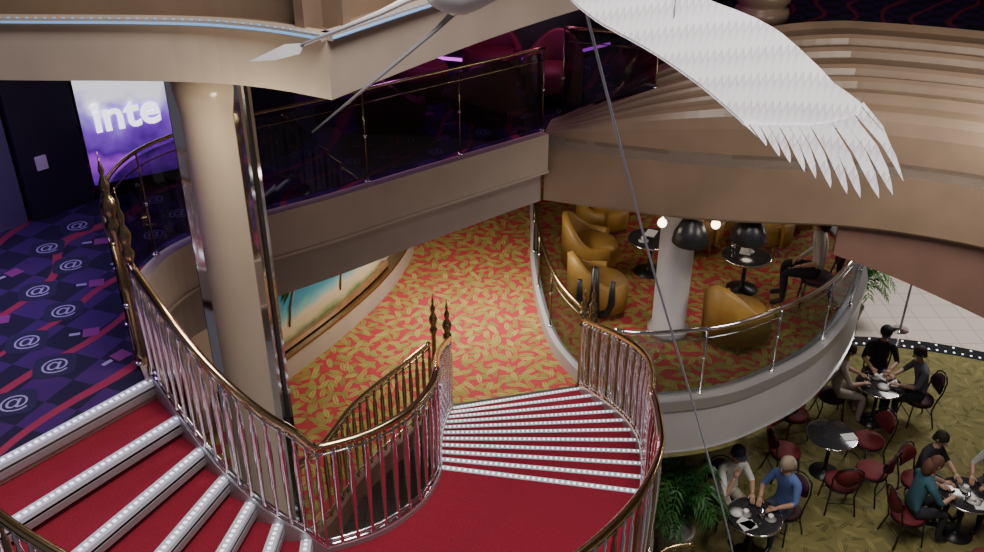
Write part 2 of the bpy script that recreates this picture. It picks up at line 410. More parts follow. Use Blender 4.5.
# big swept cornice on the right, stepping back in rounded mouldings
b = B()
prof = [(.02, -.83), (0, -.80), (0, -.05), (.0, 0), (.02, .30), (.06, .44), (.13, .52), (.24, .56)]
o_, z_ = .24, .56
for k in range(5):
    wd = (.34, .26, .46, .30, .50)[k]
    prof += [(o_+.01, z_-.10), (o_+.075, z_-.12)]
    for a in (180, 140, 105, 75, 45): prof.append((o_+.165+.085*math.cos(math.radians(a)), z_-.04+.12*math.sin(math.radians(a))))
    prof.append((o_+wd, z_+.055)); o_ += wd; z_ += .07
prof += [(o_+.1, z_+.05), (o_+.12, -.0)]
ap = [Vector(p) for p in arc2]; rows = []
for i, p in enumerate(ap):
    s_ = min(1, max(0, (i)/22)); k = .12+.88*(s_*s_*(3-2*s_)); w = .10+.90*min(1, i/30)
    t = (ap[min(i+1, len(ap)-1)]-ap[max(i-1, 0)]).normalized(); n = Vector((-t.y, t.x))
    rows.append([(p.x+n.x*o*w, p.y+n.y*o*w, L2+z*(k if z > 0 else 1)) for o, z in prof])
b.sheet([list(r) for r in rows], M['tan'], False)
b.obj('trim_cornice')
b = B(); pr = [(.30, 0)]
for k in range(9): pr += [(.30, .24*k+.02), (.35, .24*k+.07), (.36, .24*k+.14), (.35, .24*k+.20), (.30, .24*k+.235)]
b.lathe(pr, M['tan'], (3.55, 12.55, L2+.001), 28); b.obj('ribbed_column')
b = B()
aa = off(ap, -.16)[30:]
zl = [4.36-min(1.2, .036*i) for i in range(len(aa))]
b.ribbon(aa, zl, 4.76, .1, M['brown']); b.obj('trim_lower_beam')
glass_rail('glass_railing', [p for p in off(e[6:], -.06)], L2+.03, .98, mg='glassd', top='brassd', tr=.018)
glass_rail('glass_railing', [p for p in off(e[2:7], -.06)], L2+.03, .98, mg='glassd', top='brassd', tr=.018)
glass_rail('glass_railing', [p for p in off(ap[1:14], -.5)], L2+.03, 1.1, mg='glassd', top='brassd', tr=.018)

b = B(); b.ribbon([(-7.9, 5.8), (-6.3, 6.6), (-4.95, 7.5)], L2, 7.6, .1, M['dark']); b.ribbon([(-4.9, 7.55), (-4.45, 8.1)], L2+.002, 7.6, .12, M['navy']); b.ribbon([(-4.4, 8.12), (-4.0, 8.6)], L2+.002, 7.6, .12, M['dark'])
b.ribbon([(-2.7, 9.42), (-2.2, 9.9), (-2.0, 11), (-2.0, 18.7)], L2+.002, 7.6, .12, M['dark'])
b.box((-4.22, 8.22, L2+.55), (.1, .03, .13), M['paper'], .85)
b.obj('wall_left')
sg = B(); a_, c_ = Vector((-3.95, 8.62)), Vector((-2.75, 9.35))
sg.ribbon([a_, a_.lerp(c_, .5), c_], L2+.15, 7.5, .06, M['screen'])
ang = math.atan2((c_-a_).y, (c_-a_).x)
tv2, tf2 = textmesh('inte', .42, .01, .008)
mid = a_.lerp(c_, .30)
T = Matrix.Translation((mid.x+.05*math.sin(ang), mid.y-.05*math.cos(ang), 6.42)) @ Matrix.Rotation(ang, 4, 'Z') @ Matrix.Rotation(math.pi/2, 4, 'X')
sg.add(tv2, tf2, M['text'], T=T)
sg.ribbon([a_, c_], L2+.008, L2+.15, .1, M['black'])
sg.obj('lit_sign_panel')
b = B(); br_ = smooth([(-.9, 13.2), (-.1, 13.0), (.8, 13.2), (1.6, 13.8)], 6)
b.ribbon(br_, L2+.008, L2+1.0, .35, M['dark']); b.ribbon(br_, L2+1.0, L2+1.06, .5, M['granite']); b.ribbon(off(br_, .19), L2+.12, L2+.16, .02, M['neon']); b.ribbon(off(br_, .19), L2+.8, L2+.84, .02, M['neon'])
b.obj('lounge_bar_counter')
b = B(); b.box((2, 18.9, L2+1.3), (22, .1, 2.6), M['dark']); b.obj('wall_upper_back')
for i in range(8):
    b = B(); x = -5+i*2.2
    b.box((x, 18.82, L2+1.3), (1.7, .03, 1.7), M['winglow'])
    for dx in (-.87, .87): b.box((x+dx, 18.8, L2+1.3), (.06, .07, 1.84), M['grey'])
    for dz in (-.89, .89): b.box((x, 18.8, L2+1.3+dz), (1.8, .07, .06), M['grey'])
    b.obj('window_%d' % (i+1))

# ------------------------------------------------------------------ level 3 slab
e3 = smooth([(-8, 6.35), (-5, 6.3), (-3.4, 6.2), (-2.1, 6.16), (-1.5, 6.03), (-1.02, 5.79)], 5)
e3b = smooth([(-1.02, 5.79), (-.51, 6.54), (.05, 7.3), (.66, 8.02), (1.4, 8.8), (2.3, 9.9), (3.0, 11.5), (3.2, 14)], 5)
out3 = [tuple(p) for p in e3]+[tuple(p) for p in e3b[1:]]+[(3.2, 18.8), (-8, 18.8)]
b = B(); b.prism(out3, 7.6, 8.0, M['tan'], M['cream'], M['cream2']); b.obj('floor_top_deck')
b = B()
for P in (e3, e3b):
    q = off([Vector(p) for p in P], 0)
    b.ribbon(q, 7.985, 8.03, .10, M['cream']); b.ribbon(off(q, .055), 8.0, 8.012, .012, M['blueled'])
    for p in resample(off(q, .045), .06): b.box((p.x, p.y, 8.032), (.014, .014, .006), M['blueled'])
    qi = off(q, -.22)
    b.ribbon(qi, 8.0, 8.5, .08, M['tan']); b.ribbon(qi, 8.5, 8.55, .14, M['wood'])
b.obj('trim_top_deck_fascia')

# ------------------------------------------------------------------ columns
b = B(); cx, cy = -2.02, 6.52
b.lathe([(.26, 0), (.26, .1), (.235, .14), (.235, 7.3), (.26, 7.45), (.27, 7.598)], M['colm'], (cx, cy, 0), 32)
for a in (-.28, math.pi+.25):
    px, py = cx+.25*math.cos(a), cy+.25*math.sin(a)
    b.box((px, py, 3.8), (.07, .17, 7.55), M['chrome'], a)
    b.box((px+.03*math.cos(a), py+.03*math.sin(a), 3.8), (.03, .05, 7.55), M['black'], a)
b.obj('round_column')
b = B()
b.lathe([(.27, 0), (.27, .08), (.22, .12), (.22, 1.9), (.25, 1.93)], M['white'], (2.32, 10.5, L1+.001), 28); b.obj('white_column')

# ------------------------------------------------------------------ staircase
stair = bpy.data.objects.new('grand_staircase', None); COL.objects.link(stair)
I1 = [(-2.42, 5.53), (-2.19, 5.29), (-2.01, 5.14), (-1.84, 5.03), (-1.66, 4.95), (-1.48, 4.91), (-1.30, 4.92)]
O1 = [(-3.4, 4.27), (-3.12, 3.99), (-2.74, 3.72), (-2.35, 3.52), (-1.96, 3.4), (-1.57, 3.33), (-1.18, 3.33)]
z1 = [L2-h*k for k in range(7)]
ZL = L2-7*h
Iland = smooth([(-1.30, 4.92), (-1.1, 4.98), (-.82, 5.12), (-.57, 5.38), (-.45, 5.65), (-.42, 5.85)], 5)
Oland = smooth([(-1.18, 3.33), (-.7, 3.38), (-.1, 3.58), (.45, 3.95), (.88, 4.42), (1.12, 4.9), (1.17, 5.3), (1.17, 5.56)], 5)
I2 = [(-.42-.04*k/10-.05*math.sin(math.pi*k/10), 5.85+.279*k) for k in range(11)]
O2 = [(1.17-.13*k/10+.26*math.sin(math.pi*k/10), 5.56+.346*k) for k in range(11)]
z2 = [ZL-h*k for k in range(11)]
b = B()
def step(b, i0, o0, i1, o1, z, th=.22):
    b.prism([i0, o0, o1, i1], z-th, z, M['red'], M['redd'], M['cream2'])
for k in range(6): step(b, I1[k], O1[k], I1[k+1], O1[k+1], z1[k+1])
b.prism([tuple(p) for p in Iland]+[tuple(p) for p in reversed(Oland)], ZL-.25, ZL, M['red'], M['redd'], M['cream2'])
for k in range(10): step(b, I2[k], O2[k], I2[k+1], O2[k+1], z2[k+1])
b.obj('treads', stair)
b = B()
def nosing(b, p, q, z, fwd, w=.075, led=.022):
    p = Vector((*p, 0)); q = Vector((*q, 0)); d = (q-p); L = d.length; d.normalize(); n = Vector((-d.y, d.x, 0))
    if n.dot(Vector((*fwd, 0))) < 0: n = -n
    c = (p+q)/2-n*(w/2-.02); a = math.atan2(d.y, d.x)
    b.box((c.x, c.y, z-.012), (L-.02, w, .034), M['nose'], a)
    nn = int(L/.045)
    for i in range(nn):
        r = p+d*(L*(i+.5)/nn)-n*(w/2-.02)
        b.box((r.x, r.y, z+.006), (led, led, .006), M['led'], a)
    c = (p+q)/2+n*.022
    b.box((c.x, c.y, z-.075), (L-.04, .008, .05), M['grey'], a)
for k in range(7):
    fw = (Vector(I1[min(k+1, 6)])-Vector(I1[min(k, 5)]))
    nosing(b, I1[k], O1[k], z1[k], fw)
for k in range(11): nosing(b, I2[k], O2[k], z2[k], (0, 1), .05, .02)
b.obj('lit_nosings', stair)
def zmix(pts, zs): return [Vector((p[0], p[1], z)) for p, z in zip(pts, zs)]
inner = zmix(I1, z1)+[Vector((p[0], p[1], ZL)) for p in Iland[3:]]+zmix(I2[1:], z2[1:])
inner = smooth(inner, 3)
outer = zmix(O1, z1)+[Vector((p[0], p[1], ZL)) for p in Oland[2:]]+zmix(O2[1:], z2[1:])
outer = smooth(outer, 3)
def baluster(b, p, hgt, mat):
    b.lathe([(.012, 0), (.020, .04), (.012, .08), (.014, hgt*.25), (.024, hgt*.62), (.020, hgt*.8), (.011, hgt*.86), (.018, hgt*.9), (.010, hgt)], mat, tuple(p), 7)
def rail(name, path, hgt=.95, sp=.105, mats=('chrome', 'brass'), parent=stair, drop=.0, band=True, top='brass'):
    b = B(); R = resample(path, .08)
    b.tube([p+Vector((0, 0, hgt)) for p in R], .028, M[top], 10)
    b.tube([p+Vector((0, 0, hgt-.07)) for p in R], .009, M['chrome' if band else top], 6)
    b.tube([p+Vector((0, 0, .10)) for p in R], .012, M['chrome'], 6)
    if band:
        b.ribbon([(p.x, p.y) for p in R], [p.z-.26 for p in R], [p.z+.045 for p in R], .05, M['grey'])
        b.tube([p+Vector((0, 0, .05)) for p in R], .022, M['chrome'], 8)
    for i, p in enumerate(resample(path, sp)): baluster(b, p+Vector((0, 0, .03)), hgt-.05, M[mats[i % len(mats)]])
    return b.obj(name, parent)
def newel(b, p, s=1., mat='brassd', hs=1.):
    pr = [(.05, 0), (.05, .10), (.03, .14), (.032, .55), (.045, .60), (.03, .64), (.028, .95), (.05, 1.0), (.05, 1.03), (.03, 1.06), (.05, 1.12), (.055, 1.16), (.04, 1.2), (.02, 1.23), (.03, 1.27), (.032, 1.30), (.012, 1.35), (.018, 1.38), (.006, 1.44), (.001, 1.5)]
    b.lathe([(r*s, z*hs) for r, z in pr], M[mat], tuple(p), 14)
rail('railing_inner', inner, mats=('chrome',), sp=.115)
rail('railing_outer', outer, mats=('chrome', 'chrome', 'brassd'))
b = B()
newel(b, (-2.56, 5.72, L2), 1.1, hs=1.12); newel(b, (-2.43, 5.56, L2), .8)
newel(b, (-.50, 8.84, L1)); newel(b, (-.66, 8.96, L1), .9)
newel(b, (1.05, 9.16, L1), 1.2, hs=.95); newel(b, (1.16, 9.24, L1), .8)
newel(b, (-3.44, 4.22, L2), 1.)
b.obj('newel_posts', stair)
wr = [Vector((p[0], p[1], L1+.02)) for p in well[8:]]
rail('brass_guard_railing', wr, .95, .12, ('brassd',), None, band=False, top='brass')
lr = smooth([(1.65, 7.65, .02), (1.85, 8.05, .02), (2.05, 8.35, .02), (2.3, 8.55, .02), (2.6, 8.6, .02)], 6)
rail('brass_guard_railing', [Vector((p[0]-.1, p[1]-.1, p[2])) for p in lr], .95, .16, ('brassd',), None, band=False, top='brass')

# ------------------------------------------------------------------ furniture
def armchair(loc, rz, m='must', sc=1.12):
    b = B(); n = 18
    rows = []
    for i in range(n+1):
        a = math.radians(395-250*i/n)
        c, s_ = math.cos(a), math.sin(a)
        hh = .46+.34*max(0, -s_)**1.5
        rows.append([(c*.30, s_*.30, .30), (c*.31, s_*.31, hh), (c*.34, s_*.34, hh+.03), (c*.40, s_*.40, hh), (c*.39, s_*.39, .14), (c*.30, s_*.30, .14), (c*.30, s_*.30, .30)])
    b.sheet(rows, M[m])
    b.add(rows[0][:6], [tuple(range(6))], M[m]); b.add(rows[-1][:6], [tuple(range(6))[::-1]], M[m])
    b.lathe([(.0, .14), (.31, .14), (.33, .2), (.33, .38), (.30, .43), (.0, .45)], M[m], (0, .02, 0), 24)
    for x in (-.22, .22):
        for y in (-.22, .22): b.tube([(x*1.05, y*1.05, 0), (x, y, .16)], [.018, .026], M['wood'])
    return b.obj('tub_armchair', loc=loc, rz=rz, scale=sc)
def dchair(loc, rz, m='maroon'):
    b = B()
    b.lathe([(.0, .42), (.20, .42), (.225, .44), (.225, .465), (.20, .485), (0, .49)], M[m], (0, 0, 0), 20)
    b.lathe([(.21, .40), (.22, .40), (.22, .42), (.21, .42)], M['black'], (0, 0, 0), 20)
    for x in (-1, 1):
        b.tube([(x*.20, .19, 0), (x*.165, .15, .41)], [.011, .014], M['black'])
        b.tube([(x*.21, -.23, 0), (x*.17, -.16, .30), (x*.18, -.18, .46), (x*.205, -.24, .70), (x*.17, -.28, .86), (x*.08, -.295, .92), (0, -.30, .93)], .013, M['black'])
    b.tube([(-.18, .17, .2), (.18, .17, .2)], .008, M['black']); b.tube([(-.19, -.19, .2), (.19, -.19, .2)], .008, M['black'])
    rows = []
    for i in range(9):
        u = -1+i/4; e_ = math.sqrt(max(0, 1-u*u*.85))
        y = -.27+.05*u*u
        lo, hi = .70-.12*e_, .74+.15*e_
        rows.append([(u*.17, y+.02, lo), (u*.175, y+.03, (lo+hi)/2), (u*.17, y+.0, hi), (u*.17, y-.03, hi), (u*.175, y-.015, (lo+hi)/2), (u*.17, y-.01, lo), (u*.17, y+.02, lo)])
    b.sheet(rows, M[m])
    return b.obj('cafe_chair', loc=loc, rz=rz)
def table(loc, r=.36, hgt=.72, items=0, seed=0, name='round_cafe_table'):
    b = B(); rnd = random.Random(seed)
    b.lathe([(0, hgt-.03), (r-.01, hgt-.03), (r, hgt-.02), (r, hgt-.004), (r-.012, hgt), (0, hgt)], M['granite'], seg=36)
    b.lathe([(r-.004, hgt-.028), (r+.008, hgt-.024), (r+.008, hgt-.006), (r-.004, hgt-.002)], M['chrome'], seg=36)
    b.lathe([(.22, 0), (.22, .015), (.06, .04), (.03, .08), (.028, hgt-.1), (.08, hgt-.03)], M['black'], seg=20)
    for i in range(items):
        a = rnd.uniform(0, 6.28); rr = rnd.uniform(.08, r-.12); x, y = rr*math.cos(a), rr*math.sin(a)
        k = i % 4
        if k == 0: b.box((x, y, hgt+.006), (.21, .15, .01), M['paper'], rnd.uniform(0, 3))
        elif k == 1:
            b.lathe([(.03, 0), (.06, .012), (.075, .015)], M['china'], (x, y, hgt), 16); b.lathe([(.02, .012), (.035, .05), (.038, .075), (.032, .075), (.02, .03)], M['china'], (x, y, hgt), 14)
        elif k == 2: b.lathe([(.028, 0), (.034, .12), (.03, .12), (.025, .01)], M['chrome'], (x, y, hgt), 12)
        else: b.lathe([(.05, 0), (.09, .015), (.10, .02), (.0, .012)], M['china'], (x, y, hgt), 18)
    return b.obj(name, loc=loc)
D = math.radians
armchair((1.45, 11.05, L1+.001), D(-75)); armchair((1.45, 12.15, L1+.001), D(-95)); armchair((1.75, 13.35, L1+.001), D(-130))
armchair((3.1, 12.9, L1+.001), D(165)); armchair((4.15, 12.9, L1+.001), D(150)); armchair((3.15, 10.3, L1+.001), D(-50)); armchair((2.75, 14.4, L1+.001), D(180)); armchair((4.75, 13.6, L1+.001), D(120))
table((2.3, 12.1, L1+.001), .34, .55, 2, 3, 'lounge_table'); table((3.55, 11.6, L1+.001), .34, .55, 3, 4, 'lounge_table')
for (x, y, r) in ((-1.15, 10.3, -30), (-.1, 11.0, 20), (.75, 11.6, 160), (-.9, 11.7, -80), (.0, 12.3, 190), (1.9, 12.0, 90)):
    armchair((x, y, L2+.006), D(r), 'loungered', 1.0)
b = B(); x, y = 1.28, 10.15
b.lathe([(.16, 0), (.16, .05), (.05, .07)], M['black'], (x, y, L1), 16)
b.tube([(x, y, L1+.05), (x, y, L1+.6), (x, y, L1+1.15)], [.07, .075, .04], M['black'], 10)
b.tube([(x, y, L1+.45), (x+.18, y, L1+.5), (x+.22, y, L1+.62), (x+.22, y, L1+.95)], [.04, .05, .05, .03], M['black'], 8)
b.tube([(x, y, L1+.6), (x-.15, y, L1+.63), (x-.19, y, L1+.72), (x-.19, y, L1+.98)], [.04, .045, .045, .03], M['black'], 8)
b.obj('cactus_sculpture')
for (x, y) in ((2.35, 9.95), (3.05, 10.0)):
    b = B(); b.lathe([(.03, .34), (.03, .30), (.12, .27), (.20, .12), (.22, .0), (.20, -.02), (.0, -.05)], M['black'], (x, y, 4.42), 20); b.obj('black_pendant_lamp')
for (x, y) in ((2.0, 9.96), (2.62, 9.92)):
    b = B(); b.tube([(x, y, 4.8), (x, y, 4.72)], .015, M['chrome']); b.ball((x, y, 4.66), .055, M['lamp']); b.obj('globe_lamp')

T1, T2, T3, T4 = (6.13, 12.14), (4.99, 10.9), (3.45, 9.23), (6.43, 9.64)
FZ = .017
table((*T1, FZ), items=5, seed=1); table((*T2, FZ), items=1, seed=2); table((*T3, FZ), items=6, seed=5); table((*T4, FZ), items=6, seed=6)
def face(p, q): return math.atan2(q[1]-p[1], q[0]-p[0])-math.pi/2
for dx, dy in ((-.66, -.05), (.47, -.47), (-.05, -.70), (.66, .2)):
    p = (T2[0]+dx, T2[1]+dy); dchair((*p, FZ), face(p, T2), 'maroon')

# ------------------------------------------------------------------ people
def person(name, loc, rz, shirt, pants, hair, skin=(.50, .30, .21), cap=None, longhair=False, headtilt=.25, lean=.0, arms='table', glasses=False, seat=.47):
    ms = pm(name+'_shirt', shirt, .8); mp_ = pm(name+'_trousers', pants, .85); mk = pm(name+'_skin', skin, .55); mh = pm(name+'_hair', hair, .7); msh = M['black']
    root = bpy.data.objects.new(name, None); COL.objects.link(root); root.location = loc; root.rotation_euler = (0, 0, rz)
    s0 = seat+.09
    J = {'pel': ((0, 0, s0), .135), 'sp': ((0, -.01+lean*.3, s0+.20), .125), 'ch': ((0, .0+lean*.7, s0+.40), .145), 'nb': ((0, .01+lean, s0+.535), .08), 'nk': ((0, .035+lean*1.05, s0+.60), .052), 'hd': ((0, .05+lean*1.1, s0+.66), .05)}
    if arms == 'table': el, wr_ = (.26, .12+lean, s0+.27), (.13, .36+lean*.8, s0+.24)
    elif arms == 'chin': el, wr_ = (.22, .26+lean, s0+.22), (.08, .20+lean, s0+.47)
    else: el, wr_ = (.27, .03, s0+.24), (.14, .25, s0+.10)
    for s_, c in ((-1, 'L'), (1, 'R')):
        J['sh'+c] = ((s_*.175, lean*.95, s0+.475), .068)
        e1, w1 = el, wr_
        if arms == 'chin' and s_ < 0: e1, w1 = (.26, .12+lean, s0+.27), (.13, .36+lean*.8, s0+.24)
        J['um'+c] = ((s_*(.175+(e1[0]-.175)*.5), (lean+e1[1])*.5, (s0+.475+e1[2])*.5), .052)
        J['el'+c] = ((s_*e1[0], e1[1], e1[2]), .043); J['wr'+c] = ((s_*w1[0], w1[1], w1[2]), .028)
        J['hp'+c] = ((s_*.10, .06, s0-.01), .09); J['th'+c] = ((s_*.12, .25, s0-.01), .078); J['kn'+c] = ((s_*.14, .44, s0-.03), .06)
        J['ca'+c] = ((s_*.14, .43, s0-.20), .056); J['an'+c] = ((s_*.14, .42, .10), .038); J['to'+c] = ((s_*.15, .58, .045), .034)
    E = [('pel', 'sp', 's'), ('sp', 'ch', 's'), ('ch', 'nb', 's'), ('nb', 'nk', 'k'), ('nk', 'hd', 'k')]
    for c in 'LR': E += [('nb', 'sh'+c, 's'), ('sh'+c, 'um'+c, 's'), ('um'+c, 'el'+c, 's'), ('el'+c, 'wr'+c, 'k' if c == 'L' or arms != 'lap' else 's'), ('pel', 'hp'+c, 'p'), ('hp'+c, 'th'+c, 'p'), ('th'+c, 'kn'+c, 'p'), ('kn'+c, 'ca'+c, 'p'), ('ca'+c, 'an'+c, 'p'), ('an'+c, 'to'+c, 'h')]
    keys = list(J); idx = {k: i for i, k in enumerate(keys)}
    me = bpy.data.meshes.new('sk'); me.from_pydata([J[k][0] for k in keys], [(idx[a], idx[c]) for a, c, _ in E], [])
    o = bpy.data.objects.new('sk', me); COL.objects.link(o)
    mo_ = o.modifiers.new('s', 'SKIN'); mo_.use_smooth_shade = True
    for k in keys:
        sv = me.skin_vertices[0].data[idx[k]]; r = J[k][1]
        sv.radius = (r, r*.78) if k in ('sp', 'ch') else (r, r); sv.use_root = (k == 'pel')
    sb = o.modifiers.new('u', 'SUBSURF'); sb.levels = 2; sb.render_levels = 2
    bpy.context.view_layer.update()
    bm_ = bpy.data.meshes.new_from_object(o.evaluated_get(bpy.context.evaluated_depsgraph_get()))
    bpy.data.objects.remove(o)
    bm_.materials.clear()
    for m in (ms, mp_, mk, msh): bm_.materials.append(m)
    lab = {'s': 0, 'p': 1, 'k': 2, 'h': 3}
    segs = [(Vector(J[a][0]), Vector(J[c][0]), lab[l], (J[a][1]+J[c][1])/2) for a, c, l in E]
    for p in bm_.polygons:
        c = p.center; best = None
        for a, d, l, r in segs:
            ab = d-a; t = max(0, min(1, (c-a).dot(ab)/ab.length_squared)); q = (c-(a+ab*t)).length/r
            if best is None or q < best[0]: best = (q, l)
        p.material_index = best[1]; p.use_smooth = True
        if c.z > s0+.10 and best[1] == 1: p.material_index = 0
    bo = bpy.data.objects.new('body', bm_); COL.objects.link(bo); bo.parent = root
    hb = B(); hc = Vector((0, .065+lean*1.12, s0+.755))
    TH = Matrix.Translation(hc) @ Matrix.Rotation(-headtilt, 4, 'X')
    vs = []; fs = []; n = 13; sg_ = 20
    for i in range(n):
        ph = math.pi*i/(n-1); zz = -math.cos(ph)
        for k in range(sg_):
            t = 2*math.pi*k/sg_; x = .076*math.sin(ph)*math.cos(t); y = .094*math.sin(ph)*math.sin(t); z = .118*zz
            if z < 0: x *= 1-.25*(-z/.118)
            if z < 0 and y > 0: y *= 1-.08*(-z/.118)
            if z < 0 and y < 0: y *= 1-.35*(-z/.118)
            vs.append((x, y, z))
    for i in range(n-1):
        for k in range(sg_):
            k2 = (k+1) % sg_; fs.append((i*sg_+k, i*sg_+k2, (i+1)*sg_+k2, (i+1)*sg_+k))
    hb.add(vs, fs, mk, True, TH)
    hb.tube([(0, .088, .01), (0, .104, -.02), (0, .112, -.035), (0, .092, -.043)], [.008, .011, .015, .009], mk, 8, TH)
    for s_ in (-1, 1):
        hb.ball((s_*.03, .083, .008), (.013, .008, .009), M['china'], 8, TH); hb.ball((s_*.03, .0905, .008), .005, M['black'], 6, TH)
        hb.tube([(s_*.017, .093, .027), (s_*.045, .083, .026)], .004, mh, 5, TH)
        hb.ball((s_*.078, -.005, -.005), (.010, .018, .03), mk, 8, TH)
        if glasses: hb.tube([(s_*.03+.02*math.cos(a), .100, .008+.015*math.sin(a)) for a in [k*.7 for k in range(10)]], .002, M['black'], 4, TH)
    hb.tube([(-.022, .086, -.063), (0, .091, -.062), (.022, .086, -.063)], [.003, .006, .003], pm(name+'_lips', (.4, .13, .1), .5), 6, TH)
    vs = []; fs = []
    for i in range(9):
        ph = math.pi*.5+ (math.pi*.5)*i/8
        for k in range(sg_):
            t = 2*math.pi*k/sg_; bk = -math.sin(t)
            zz = -math.cos(ph); drop = 0 if i else (.05+(.05 if not longhair else .12)*max(0, bk)-.045*max(0, -bk))
            rs = math.sin(ph)
            vs.append((.086*rs*math.cos(t), .103*rs*math.sin(t)-.006, .128*zz+.02*(1-zz)-(drop if i == 0 else 0)+(.0)))
    for i in range(8):
        for k in range(sg_):
            k2 = (k+1) % sg_; fs.append((i*sg_+k, i*sg_+k2, (i+1)*sg_+k2, (i+1)*sg_+k))
    fs.append(tuple(8*sg_+k for k in range(sg_)))
    hb.add(vs, fs, mh, True, TH)
    if longhair: hb.tube([(0, -.06, .03), (0, -.085, -.05), (0, -.085, -.14), (0, -.07, -.2)], [.07, .08, .075, .03], mh, 12, TH)
    if cap:
        mc = pm(name+'_cap', cap, .7)
        hb.lathe([(.096, .02), (.098, .05), (.09, .09), (.065, .125), (.02, .14), (.004, .145)], mc, (0, -.004, 0), 18, TH)
        hb.add([(-.075, .07, .035), (-.06, .13, .028), (0, .165, .025), (.06, .13, .028), (.075, .07, .035), (-.075, .07, .043), (-.06, .13, .036), (0, .165, .033), (.06, .13, .036), (.075, .07, .043)], [(0, 1, 2, 3, 4), (9, 8, 7, 6, 5), (0, 5, 6, 1), (1, 6, 7, 2), (2, 7, 8, 3), (3, 8, 9, 4), (4, 9, 5, 0)], mc, False, TH)
    hb.obj('head', root)
    nb = B()
    for c, s_ in (('L', -1), ('R', 1)):
        w = Vector(J['wr'+c][0]); ee = Vector(J['el'+c][0]); d = (w-ee).normalized()
        side = d.cross(Vector((0, 0, 1)))
        if side.length < .1: side = Vector((1, 0, 0))
        side.normalize(); up = side.cross(d)
        nb.tube([w-d*.02, w+d*.03, w+d*.085], [.026, .036, .034], mk, 10, flat=.5)
        for f, ln in ((-.026, .062), (-.009, .072), (.009, .068), (.026, .052)):
            a = w+d*.08+side*f
            nb.tube([a, a+d*ln*.5-up*.004, a+d*ln*.85-up*.022, a+d*ln*.95-up*.035], [.009, .009, .008, .006], mk, 6)
        a = w+d*.025-side*s_*.03
        nb.tube([a, a+d*.03-side*s_*.022, a+d*.06-side*s_*.028], [.011, .010, .007], mk, 6)
    nb.obj('hands', root)
    return root
def seat_person(name, p, tgt, **k):
    rz = face(p, tgt)
    if k.pop('chair', True): dchair((*p, FZ), rz, k.pop('cm', 'plum'))
    return person(name, (p[0], p[1], FZ), rz, **k)
def around(T, a, d=.62): return (T[0]+d*math.cos(D(a)), T[1]+d*math.sin(D(a)))
seat_person('seated_man', around(T1, 72, .70), T1, shirt=(.012, .012, .016), pants=(.02, .03, .06), hair=(.01, .01, .01), cap=(.01, .01, .012), lean=.03)
seat_person('seated_man', around(T1, 0, .68), T1, shirt=(.12, .13, .17), pants=(.02, .02, .03), hair=(.03, .02, .015), lean=.1)
seat_person('seated_woman', around(T1, 172, .68), T1, shirt=(.5, .42, .38), pants=(.35, .3, .25), hair=(.04, .02, .015), longhair=True, lean=.05)
seat_person('seated_man', around(T3, 108, .70), T3, shirt=(.78, .78, .76), pants=(.4, .36, .3), hair=(.1, .08, .06), cap=(.02, .025, .05), lean=.06, arms='chin')
seat_person('seated_woman', around(T3, 38, .68), T3, shirt=(.10, .17, .42), pants=(.05, .06, .1), hair=(.36, .30, .22), longhair=True, lean=.08, glasses=True)
seat_person('seated_man', around(T4, 125, .70), T4, shirt=(.02, .02, .028), pants=(.03, .03, .04), hair=(.02, .015, .01), lean=.08, cm='maroon')
seat_person('seated_woman', around(T4, 187, .8), T4, shirt=(.04, .13, .17), pants=(.03, .03, .04), hair=(.12, .05, .03), longhair=True, lean=.12, cm='maroon')
seat_person('seated_woman', around(T4, 35, .70), T4, shirt=(.6, .6, .6), pants=(.03, .03, .04), hair=(.03, .02, .01), lean=.08, cm='maroon')
p = (4.42, 11.15); person('seated_woman', (p[0], p[1], L1+.001), D(75), shirt=(.62, .58, .55), pants=(.02, .02, .03), hair=(.015, .012, .01), longhair=True, lean=.06, arms='lap')
dchair((p[0], p[1], L1+.001), D(75), 'plum')
for q in ((5.6, 8.45), (6.35, 8.7), (4.7, 11.75)):
    dchair((*q, FZ), face(q, T4 if q[0] > 5 else T2), 'maroon')
# ------------------------------------------------------------------ plants, post
def palm(loc, n=26, s=1., mat='green', ht=1.):
    b = B(); rnd = random.Random(int(loc[0]*100)); z0 = .3*ht
    b.lathe([(.16, 0), (.2, .08), (.24, z0), (.25, z0+.04), (.21, z0+.04), (.2, z0-.02), (0, z0-.02)], M['pot'], seg=20)
    for i in range(n):
        a = rnd.uniform(0, 6.28); L = rnd.uniform(.4, .62)*s; up = rnd.uniform(.4, 1.)*s*ht**.5
        ca, sa = math.cos(a), math.sin(a)
        pts = [Vector((0, 0, z0)), Vector((ca*L*.25, sa*L*.25, z0+up*.6)), Vector((ca*L*.6, sa*L*.6, z0+up*.85)), Vector((ca*L, sa*L, z0+up*.6))]
        sp = smooth(pts, 5); b.tube(sp, .007, M[mat], 4)
        for k in range(4, len(sp)):
            t = (sp[k]-sp[k-1]).normalized(); sd = t.cross(Vector((0, 0, 1))).normalized(); ln = .20*s*(1-.5*(k/len(sp)))
            for g in (-1, 1):
                q = sp[k]; e_ = q+sd*g*ln+t*.08-Vector((0, 0, .05))
                b.add([q-t*.022, q+sd*g*ln*.5+t*.055, e_, q+sd*g*ln*.5-t*.0], [(0, 1, 2, 3)], M[mat])
    return b.obj('potted_palm', loc=loc)
palm((2.42, 9.15, FZ), 34, .95, ht=1.8); palm((6.75, 15.2, .001), 28, 1.1, 'green2'); palm((6.0, 15.1, .001), 24, .9, 'green')
b = B(); b.lathe([(.16, 0), (.16, .02), (.02, .04), (.02, 1.2)], M['chrome'], seg=14)
b.lathe([(0, 0), (.15, 0), (.15, .02), (0, .02)], pm('blue_disc', (.05, .15, .6), .4), T=Matrix.Translation((0, .0, 1.32)) @ Matrix.Rotation(math.pi/2-.3, 4, 'X'), seg=24)
